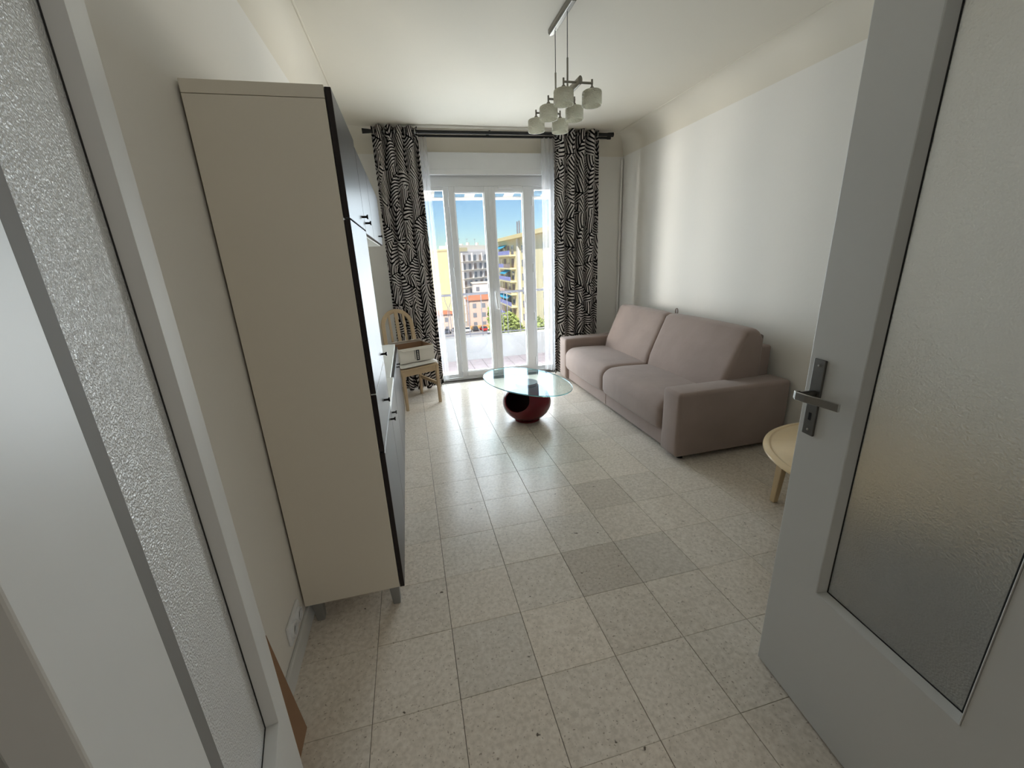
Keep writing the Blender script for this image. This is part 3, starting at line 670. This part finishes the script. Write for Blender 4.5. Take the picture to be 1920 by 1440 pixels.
flap([(-bw_, bd_, bh+.001), (bw_, bd_, bh+.001), (bw_*.9, bd_*.86, bh+.03), (bw_*.45, bd_*.80, bh+.034), (bw_*.40, bd_*.66, bh+.034), (bw_*.28, bd_*.66, bh+.034), (bw_*.22, bd_*.82, bh+.034), (-bw_*.5, bd_*.86, bh+.034), (-bw_*.6, bd_*.70, bh+.034), (-bw_*.75, bd_*.70, bh+.034), (-bw_*.85, bd_*.90, bh+.03)])
flap([(bw_, -bd_, bh+.001), (bw_, bd_*.98, bh+.001), (bw_*1.12, bd_*.5, bh-.03), (bw_*1.12, -bd_*.55, bh-.03)])
flap([(-bw_, bd_*.98, bh+.001), (-bw_, -bd_, bh+.001), (-bw_*1.25, -bd_*.7, bh+.010), (-bw_*1.35, 0, bh+.013), (-bw_*1.25, bd_*.7, bh+.010)])
flap([(-bw_, -bd_, bh+.001), (bw_, -bd_, bh+.001), (bw_*.8, -bd_*1.08, bh-.028), (-bw_*.2, -bd_*1.10, bh-.022), (-bw_*.8, -bd_*1.08, bh-.028)])
lb = B(-.012, .024, -bd_-.0012, -bd_, .015, bh-.02).build('label', LABEL, BX)
for k in range(5): B(.001, .012, -bd_-.0016, -bd_-.0012, .03+.018*k, .042+.018*k).build('label_print', CARTON, lb)
B(-.030, -.022, -bd_-.0012, -bd_, .03, bh-.02).build('label', FEETG, BX)

# ------------------------------------------------------------------ pendant lamp
LP = empty('pendant_lamp', (1.03, 2.72, ZC)); tag(LP, 'six-light satin nickel pendant with crackled glass shades', 'pendant lamp')
def bar(y0, y1, zt, zb, hw):
    m = MB(); pl = [(-hw, zt), (hw, zt), (hw, zt-(zt-zb)*.6), (hw*.6, zb), (-hw*.6, zb), (-hw, zt-(zt-zb)*.6)]
    return m.prism(pl, lambda u, v, t: (u, t, v), y0, y1)
bar(-.20, .17, 0, -.032, .021).build('ceiling_canopy', LAMPMETAL, LP, bevel=.002)
for y in (-.10, .10):
    MB().cyl((0, y, -.03), (0, y, -.25), .0022, n=6).build('cable', KNOB, LP)
    MB().cyl((0, y, -.25), (0, y, -.42), .0055, n=10).build('stem', LAMPMETAL, LP, smooth=40)
# centre bar, rounded ends, standing upright
pl = [(.013*math.cos(a), .022*math.sin(a)) for a in (2*PI*k/16 for k in range(16))]
MB().ring([[(u, t, -.425+v) for u, v in pl] for t in (-.29, .27)]).build('centre_bar', LAMPMETAL, LP, bevel=.002, smooth=50)
ZL = -.425
for y in (-.255, 0, .25):
    a = MB().cyl((-.088, y, ZL), (.088, y, ZL), .006, n=10).build('arm', LAMPMETAL, LP, smooth=40)
    for s in (-1, 1):
        x = s*.084
        q = MB().cyl((x, y, ZL+.018), (x, y, ZL-.02), .0055, n=10); q.lathe([(0, -.018), (.010, -.018), (.017, -.034), (.017, -.040), (0, -.040)], (x, y, ZL), 16); q.build('lamp_holder', LAMPMETAL, LP, smooth=40)
        z0 = ZL-.036
        prof = [(.012, z0), (.046, z0), (.0525, z0-.004), (.055, z0-.011), (.0555, z0-.070), (.0545, z0-.074), (.051, z0-.073), (.051, z0-.013), (.048, z0-.008), (.042, z0-.005), (.012, z0-.005)]
        MB().lathe(prof, (x, y, 0), 36).build('glass_shade', SHADE, LP, smooth=35)
        MB().lathe([(0, z0-.008), (.008, z0-.01), (.009, z0-.035), (.006, z0-.045), (0, z0-.047)], (x, y, 0), 12).build('bulb', CARTON, LP, smooth=40)

# ------------------------------------------------------------------ round side table behind the door
RT = empty('round_table', (2.185, 1.335, 0)); tag(RT, 'round varnished wooden table half hidden by the open door', 'table')
RR, TH = .51, .45
MB().lathe([(0, TH), (RR-.045, TH), (RR-.040, TH-.004), (RR-.034, TH-.004), (RR-.028, TH+.001), (RR-.012, TH-.001), (RR-.002, TH-.008), (RR, TH-.016), (RR-.008, TH-.024), (RR-.018, TH-.027), (RR-.022, TH-.034), (RR-.03, TH-.038), (0, TH-.038)], n=96).build('table_top', TABWOOD, RT, smooth=40)
for k in range(4):
    a = math.radians(113.6)+PI/2*k; x, y = .425*math.cos(a), .425*math.sin(a)
    MB().ring([[(x*f-s_, y*f-s_, z), (x*f+s_, y*f-s_, z), (x*f+s_, y*f+s_, z), (x*f-s_, y*f+s_, z)] for z, f, s_ in ((0, 1.02, .016), (.41, .97, .024))]).build('leg', TABWOOD, RT, bevel=.004)
m = MB().lathe([(.42, .412), (.42, .36), (.40, .36), (.40, .412)], n=48); m.build('apron', TABWOOD, RT, smooth=40)

PF = empty('cylinder', (1.66, .78, 0)); tag(PF, 'dark grey pouf by the round table, blurred behind the door glass', 'cylinder')  # low dark cylinder standing in for an unidentified dark form
MB().lathe([(0, .02), (.25, .02), (.275, .05), (.28, .19), (.275, .33), (.25, .365), (0, .372)], n=40).build('body', SLATE, PF, smooth=50)
MB().lathe([(.276, .315), (.283, .322), (.276, .329)], n=40).build('upper_band', GASKET, PF, smooth=50); MB().lathe([(0, .02), (.2, .02), (.2, 0), (0, 0)], n=24).build('base', GASKET, PF)
# ------------------------------------------------------------------ balcony
BALT = mat('balcony_tile', (.52, .44, .47), .6, var=.3, nscale=18)
bf = struct(B(-2.2, 4.6, 5.30, 6.40, -.25, -.03).build('floor_balcony', GROUT), 'patterned balcony floor')
bt = B(-.0975, .0975, -.0975, .0975, -.01, 0).mesh('tile', BALT, bevel=.003, seg=1)
rnd = random.Random(9)
for i in range(-4, 20):
    for j in range(5):
        t = bpy.data.objects.new('tile', bt); COL.objects.link(t); t.parent = bf; t.location = (-.1+.2*i, 5.40+.2*j, -.025); t.rotation_euler = (rnd.uniform(-.01, .01), rnd.uniform(-.01, .01), rnd.choice((0, PI/2)))
struct(B(-2.2, 4.6, 6.25, 6.40, -.25, .33).build('wall_parapet', PLASTER, bevel=.008), 'weathered white balcony parapet')
IRON = mat('grey_painted_iron', (.20, .20, .24), .5)
RL = empty('balcony_railing', (0, 6.32, .33)); tag(RL, 'thin grey iron railing on the balcony parapet', 'railing')
B(-2.2, 4.6, -.022, .022, .635, .668).build('hand_rail', IRON, RL, bevel=.003); B(-2.2, 4.6, -.008, .008, .03, .045).build('bottom_rail', IRON, RL)
for k in range(26):
    x = -1.4+.205*k; MB().cyl((x, 0, .0), (x, 0, .64), .0065, n=6).build('baluster', IRON, RL)
    if k % 4 == 1:
        MB().tube([(x+.06, 0, .64), (x+.07, 0, .55), (x+.10, 0, .47), (x+.09, 0, .30), (x+.08, 0, .03)], .005, 6).build('scroll', IRON, RL); MB().tube([(x+.16, 0, .64), (x+.15, 0, .55), (x+.115, 0, .47), (x+.125, 0, .30), (x+.14, 0, .03)], .005, 6).build('scroll', IRON, RL)
struct(B(-2.2, 4.6, 5.30, 6.45, 2.96, 3.12).build('ceiling_balcony', PLASTER), 'underside of the balcony above')
AW = empty('awning', (0, 0, 0)); tag(AW, 'blue and white striped awning over the balcony', 'awning')
def awf(u, v):
    x = -.9+4.4*u; return (x, 5.36+1.84*v, 2.90-.45*v-.02*math.sin(PI*v))
o = MB().sheet(awf, 24, 8, lambda u, v: (u*4.4, v)).build('canvas', AWN, AW, recalc=False)
AWB = mat('cream_aluminium', (.78, .74, .72), .4)
MB().ring([[(x, 7.2+.028*math.cos(a), 2.435+.028*math.sin(a)) for a in (2*PI*k/10 for k in range(10))] for x in (-1.0, 3.6)]).build('front_bar', AWB, AW, smooth=40)
for x in (.25, 2.9): MB().tube([(x, 5.33, 2.80), (x+.45, 6.3, 2.60), (x, 7.18, 2.44)], .022, 8).build('folding_arm', AWB, AW, smooth=40)

# ------------------------------------------------------------------ the street outside
GZ = -20.5
YEL = mat('yellow_render', (.80, .66, .34), .9, var=.05, nscale=.3); YEL2 = mat('pale_yellow_render', (.80, .70, .42), .9, var=.05, nscale=.3)
GREYF = mat('pale_grey_facade', (.76, .72, .70), .9, var=.06, nscale=.3); CREAM = mat('cream_render', (.78, .72, .62), .9); PINK = mat('pink_render', (.70, .52, .44), .9)
PANE = mat('dark_window_pane', (.25, .26, .30), .15); BLUE = mat('blue_canvas', (.04, .36, .58), .8); LILAC = mat('lilac_blue_panel', (.30, .31, .62), .7)
ROOF = mat('terracotta_roof', (.58, .22, .12), .9, var=.15, nscale=1.5); ASPH = mat('street_asphalt', (.42, .40, .39), .9, var=.1, nscale=.2); SHUT = mat('brown_shutter', (.34, .26, .22), .8)
struct(B(-150, 260, 20, 420, GZ-1, GZ).build('ground', ASPH), 'street far below the balcony')
def wall_on(A, D, nrm):                # frame on a facade: (along, height, out) -> world
    A = Vector(A); D = Vector(D); L = (D-A).length; t = (D-A)/L; nv = Vector(nrm)
    return lambda s, z, o: (A.x+t.x*s+nv.x*o, A.y+t.y*s+nv.y*o, z), L
def fbox(fr, s0, s1, z0, z1, o0, o1):
    return MB().ring([[fr(s0, z0, o0), fr(s1, z0, o0), fr(s1, z0, o1), fr(s0, z0, o1)], [fr(s0, z1, o0), fr(s1, z1, o0), fr(s1, z1, o1), fr(s0, z1, o1)]])
# grey-and-yellow block on the left
A, D = (18.8, 150, 0), (36, 167, 0); tl = Vector((17.2, 17, 0)).normalized(); nr = (tl.y, -tl.x, 0)
fr, L = wall_on(A, D, nr)
lb_ = empty('apartment_block', (18.8, 150, GZ)); tag(lb_, 'yellow-sided grey apartment block seen through the left casement', 'building')
def put(m, name, mt, parent, **k):
    o = m.build(name, mt, None, **k); o.parent = parent; o.matrix_parent_inverse = Matrix.Translation(-parent.location); return o
put(fbox(fr, 0, L, GZ, 4.3, -14, 0), 'wall', GREYF, lb_); put(fbox(fr, -.4, 0, GZ, 5.4, -14, .0), 'gable_wall', YEL, lb_)
put(fbox(fr, -.4, L, 4.3, 5.0, -13, -1.6), 'roof_storey', GREYF, lb_); put(fbox(fr, 2, L-2, 5.0, 6.6, -11, -4), 'penthouse', CREAM, lb_)
put(fbox(fr, -.4, 4.2, 4.3, 5.6, -3, .15), 'parapet', YEL2, lb_)
for s in (1, 4, 9, 13, 19): put(fbox(fr, s, s+.8, 5, 7.2+(s % 3)*.5, -7, -6), 'chimney', CREAM, lb_)
for s in (6, 11, 16): 
    x, y, z = fr(s, 6.5, -5); put(MB().cyl((x, y, 6.5), (x, y, 9), .05, n=5).box(x-.5, x+.5, y-.03, y+.03, 8.7, 8.8), 'aerial', IRON, lb_)
for f in range(8):
    z = 2.2-3*f
    put(fbox(fr, .3, L, z-1.45, z-1.25, 0, .9), 'balcony_slab', CREAM, lb_)
    for k in range(7):
        s = 1.2+3.3*k; put(fbox(fr, s, s+1.5, z-1.2, z+.9, .0, .06), 'window', PANE if (k+f) % 3 else SHUT, lb_)
    for k in range(4): put(fbox(fr, .6+6*k, .9+6*k, z-1.3, z+1.5, .0, .5), 'divider', GREYF, lb_)
# yellow block with blue awnings on the right
fr, L = wall_on((25.6, 118, 0), (25.6, 66, 0), (-1, 0, 0))
rb_ = empty('apartment_block', (25.6, 118, GZ)); tag(rb_, 'yellow apartment block with blue balcony awnings on the right', 'building')
put(fbox(fr, 0, L, GZ, 5.6, -14, 0), 'wall', YEL2, rb_); put(fbox(fr, -.8, L, 5.6, 6.4, -14.5, 1.3), 'roof_cornice', YEL, rb_)
for s in (10, 12): put(fbox(fr, s, s+.35, 6.4, 10.2, -3.2, -2.9), 'chimney', IRON, rb_)
x, y, z = fr(36, 6.4, -3); put(MB().cyl((x, y, 6.4), (x, y, 10), .06, n=5).box(x-.05, x+.05, y-.8, y+.8, 9.2, 9.3).box(x-.05, x+.05, y-.5, y+.5, 8.5, 8.6), 'aerial', IRON, rb_)
put(fbox(fr, 22, 23.2, GZ, 5.6, 0, .5), 'pilaster', CREAM, rb_)
for f in range(8):
    z = 3.4-3.05*f
    put(fbox(fr, 1.5, 19, z-1.6, z-1.25, 0, 1.5), 'balcony_slab', YEL2, rb_)
    put(fbox(fr, 1.6, 12.0, z-1.25, z-.3, 1.42, 1.5), 'railing_panel', LILAC if f % 4 != 3 else PINK, rb_); put(fbox(fr, 12.2, 18.9, z-1.25, z-.3, 1.42, 1.5), 'railing_panel', SHUT if f % 2 else LILAC, rb_)
    for k in range(4): put(fbox(fr, 2.4+4.2*k, 4.8+4.2*k, z-1.2, z+.9, 0, .06), 'window', PANE if (k+f) % 2 else SHUT, rb_)
    if f in (0, 2, 4, 6):
        s0, s1 = ((2, 11), (0, 0), (8, 14), (0, 0), (2, 15), (0, 0), (3, 9))[f]
        put(MB().add([fr(s0, z+1.2, .1), fr(s1, z+1.2, .1), fr(s1, z+.35, 1.75), fr(s0, z+.35, 1.75), fr(s0, z+1.15, .1), fr(s1, z+1.15, .1), fr(s1, z+.30, 1.75), fr(s0, z+.30, 1.75)], [(0, 1, 2, 3), (4, 7, 6, 5), (0, 4, 5, 1), (1, 5, 6, 2), (2, 6, 7, 3), (3, 7, 4, 0)]), 'sun_awning', BLUE, rb_)
    for s in (24.5, 28, 40, 46): put(fbox(fr, s, s+1.3, z-.9, z+.6, 0, .06), 'window', PANE, rb_)
# red-roofed houses between them
def house(x0, x1, y0, y1, zt, wm, label, rh=2.2, flat=False):
    r = empty('house', ((x0+x1)/2, y0, GZ)); tag(r, label, 'building')
    put(B(x0, x1, y0, y1, GZ, zt), 'wall', wm, r)
    ym = (y0+y1)/2
    if not flat: put(MB().add([(x0-.5, y0-.6, zt), (x1+.5, y0-.6, zt), (x1+.5, y1+.6, zt), (x0-.5, y1+.6, zt), (x0+2, ym, zt+rh), (x1-2, ym, zt+rh)], [(0, 1, 5, 4), (1, 2, 5), (2, 3, 4, 5), (3, 0, 4), (3, 2, 1, 0)]), 'roof', ROOF, r)
    else: put(B(x0-.3, x1+.3, y0-.3, y1+.3, zt, zt+.5), 'roof', CREAM, r)
    nwin = int((x1-x0)/3)
    for f in range(3):
        for k in range(nwin): 
            xx = x0+1+3*k; put(B(xx, xx+1.2, y0-.06, y0, zt-2.6-3*f, zt-1.1-3*f), 'window', PANE, r)
    return r
house(18.6, 33.5, 134, 143, -11.2, PINK, 'red-roofed pink house in the middle distance', 1.7)
house(22.2, 28.0, 147.2, 150.5, -6.8, GREYF, 'low grey flat-roofed building before the left block', flat=True)
house(40, 47, 180, 196, -2, CREAM, 'pale distant building in the gap between the blocks', flat=True)
house(6.5, 13.6, 137, 143, -15.4, PINK, 'low pink-walled house below the yellow gable', 1.0)
bar_ = MB(); bar_.box(16.2, 24.5, 133.2, 133.5, GZ, GZ+1.1); tag(bar_.build('barrier', mat('orange_barrier', (.75, .42, .16), .8)), 'low orange barrier behind the parked cars', 'barrier')
# trees
LEAF = mat('yellow_green_leaves', (.30, .36, .10), .8, var=.35, nscale=1.5); BARK = mat('tree_bark', (.16, .11, .08), .9)  # yellow-green leaf colour, varied by noise
def tree(x, y, h, r, label, seed):
    rn = random.Random(seed); t = empty('tree', (x, y, GZ)); tag(t, label, 'tree', 'street trees')
    MB().tube([(0, 0, 0), (.1, 0, h*.4), (.0, .1, h*.7)], [.3, .22, .12], 8).build('trunk', BARK, t, smooth=50)
    m = MB()
    for i in range(900):
        a = rn.uniform(0, 2*PI); cz = rn.uniform(-1, 1); k = rn.uniform(.45, 1)**.5; s = math.sqrt(1-cz*cz)
        lump = 1+.25*math.sin(3*a+seed)*math.cos(4*cz)
        c = Vector((r*k*s*math.cos(a)*lump, r*k*s*math.sin(a)*lump, h*.68+h*.34*k*cz)); u = Vector((rn.gauss(0, 1), rn.gauss(0, 1), rn.gauss(0, 1))).normalized(); v = u.orthogonal().normalized(); w_ = rn.uniform(.28, .5)
        m.add([c-u*w_, c+v*w_*.7, c+u*w_, c-v*w_*.7], [(0, 1, 2, 3)])
    m.build('foliage', LEAF, t, recalc=False)
tree(19.9, 100, 11.5, 1.7, 'small bright tree seen left of the middle stile', 1); tree(18.9, 80, 11.5, 2.5, 'broad green tree at the foot of the yellow block', 2); tree(23.0, 74, 11.0, 1.9, 'green tree nearest the yellow block wall', 3)
# parked cars
GLS = mat('car_glass', (.05, .06, .07), .1); TYRE = mat('tyre_rubber', (.02, .02, .02), .9)
CARS = {}
def car(x, y, rz, col, label):
    cm = mat('car_paint_%02d' % len(CARS), col, .3, coat=.5, var=.02); CARS[len(CARS)] = 1
    c = empty('car', (x, y, GZ), rz); tag(c, label, 'car', 'parked cars')
    pl = [(-2.1, .3), (2.1, .3), (2.15, .7), (1.9, .85), (1.0, .95), (-1.9, .98), (-2.12, .8)]
    MB().prism(pl, lambda u, v, t: (u, t, v), -.85, .85).build('body', cm, c, bevel=.06)
    cab = [(-1.7, .95), (1.05, .93), (.35, 1.45), (-1.25, 1.48)]
    MB().ring([[(u, t*(1 if v < 1 else .86), v) for u, v in cab] for t in (-.78, .78)]).build('windows', GLS, c)
    B(-1.22, .32, -.66, .66, 1.46, 1.50).build('roof', cm, c, bevel=.015)
    for wx in (-1.3, 1.3):
        for wy in (-.8, .8): MB().cyl((wx, wy-.1, .32), (wx, wy+.1, .32), .32, n=12).build('wheel', TYRE, c)
for a in ((21.9, 129, 1.7, (.55, .03, .03), 'small red car parked by the street'), (19.3, 130.3, 1.6, (.05, .05, .06), 'black car parked left of the red one'), (16.9, 130, 1.5, (.75, .75, .75), 'white car at the left end of the parked row'), (13.2, 131, 1.9, (.30, .32, .36), 'grey car below the yellow gable wall'), (22.9, 123.5, 1.4, (.70, .70, .72), 'pale silver car in the front row'), (10.4, 130, 1.5, (.08, .09, .12), 'dark car standing alone at the far left')): car(*a)
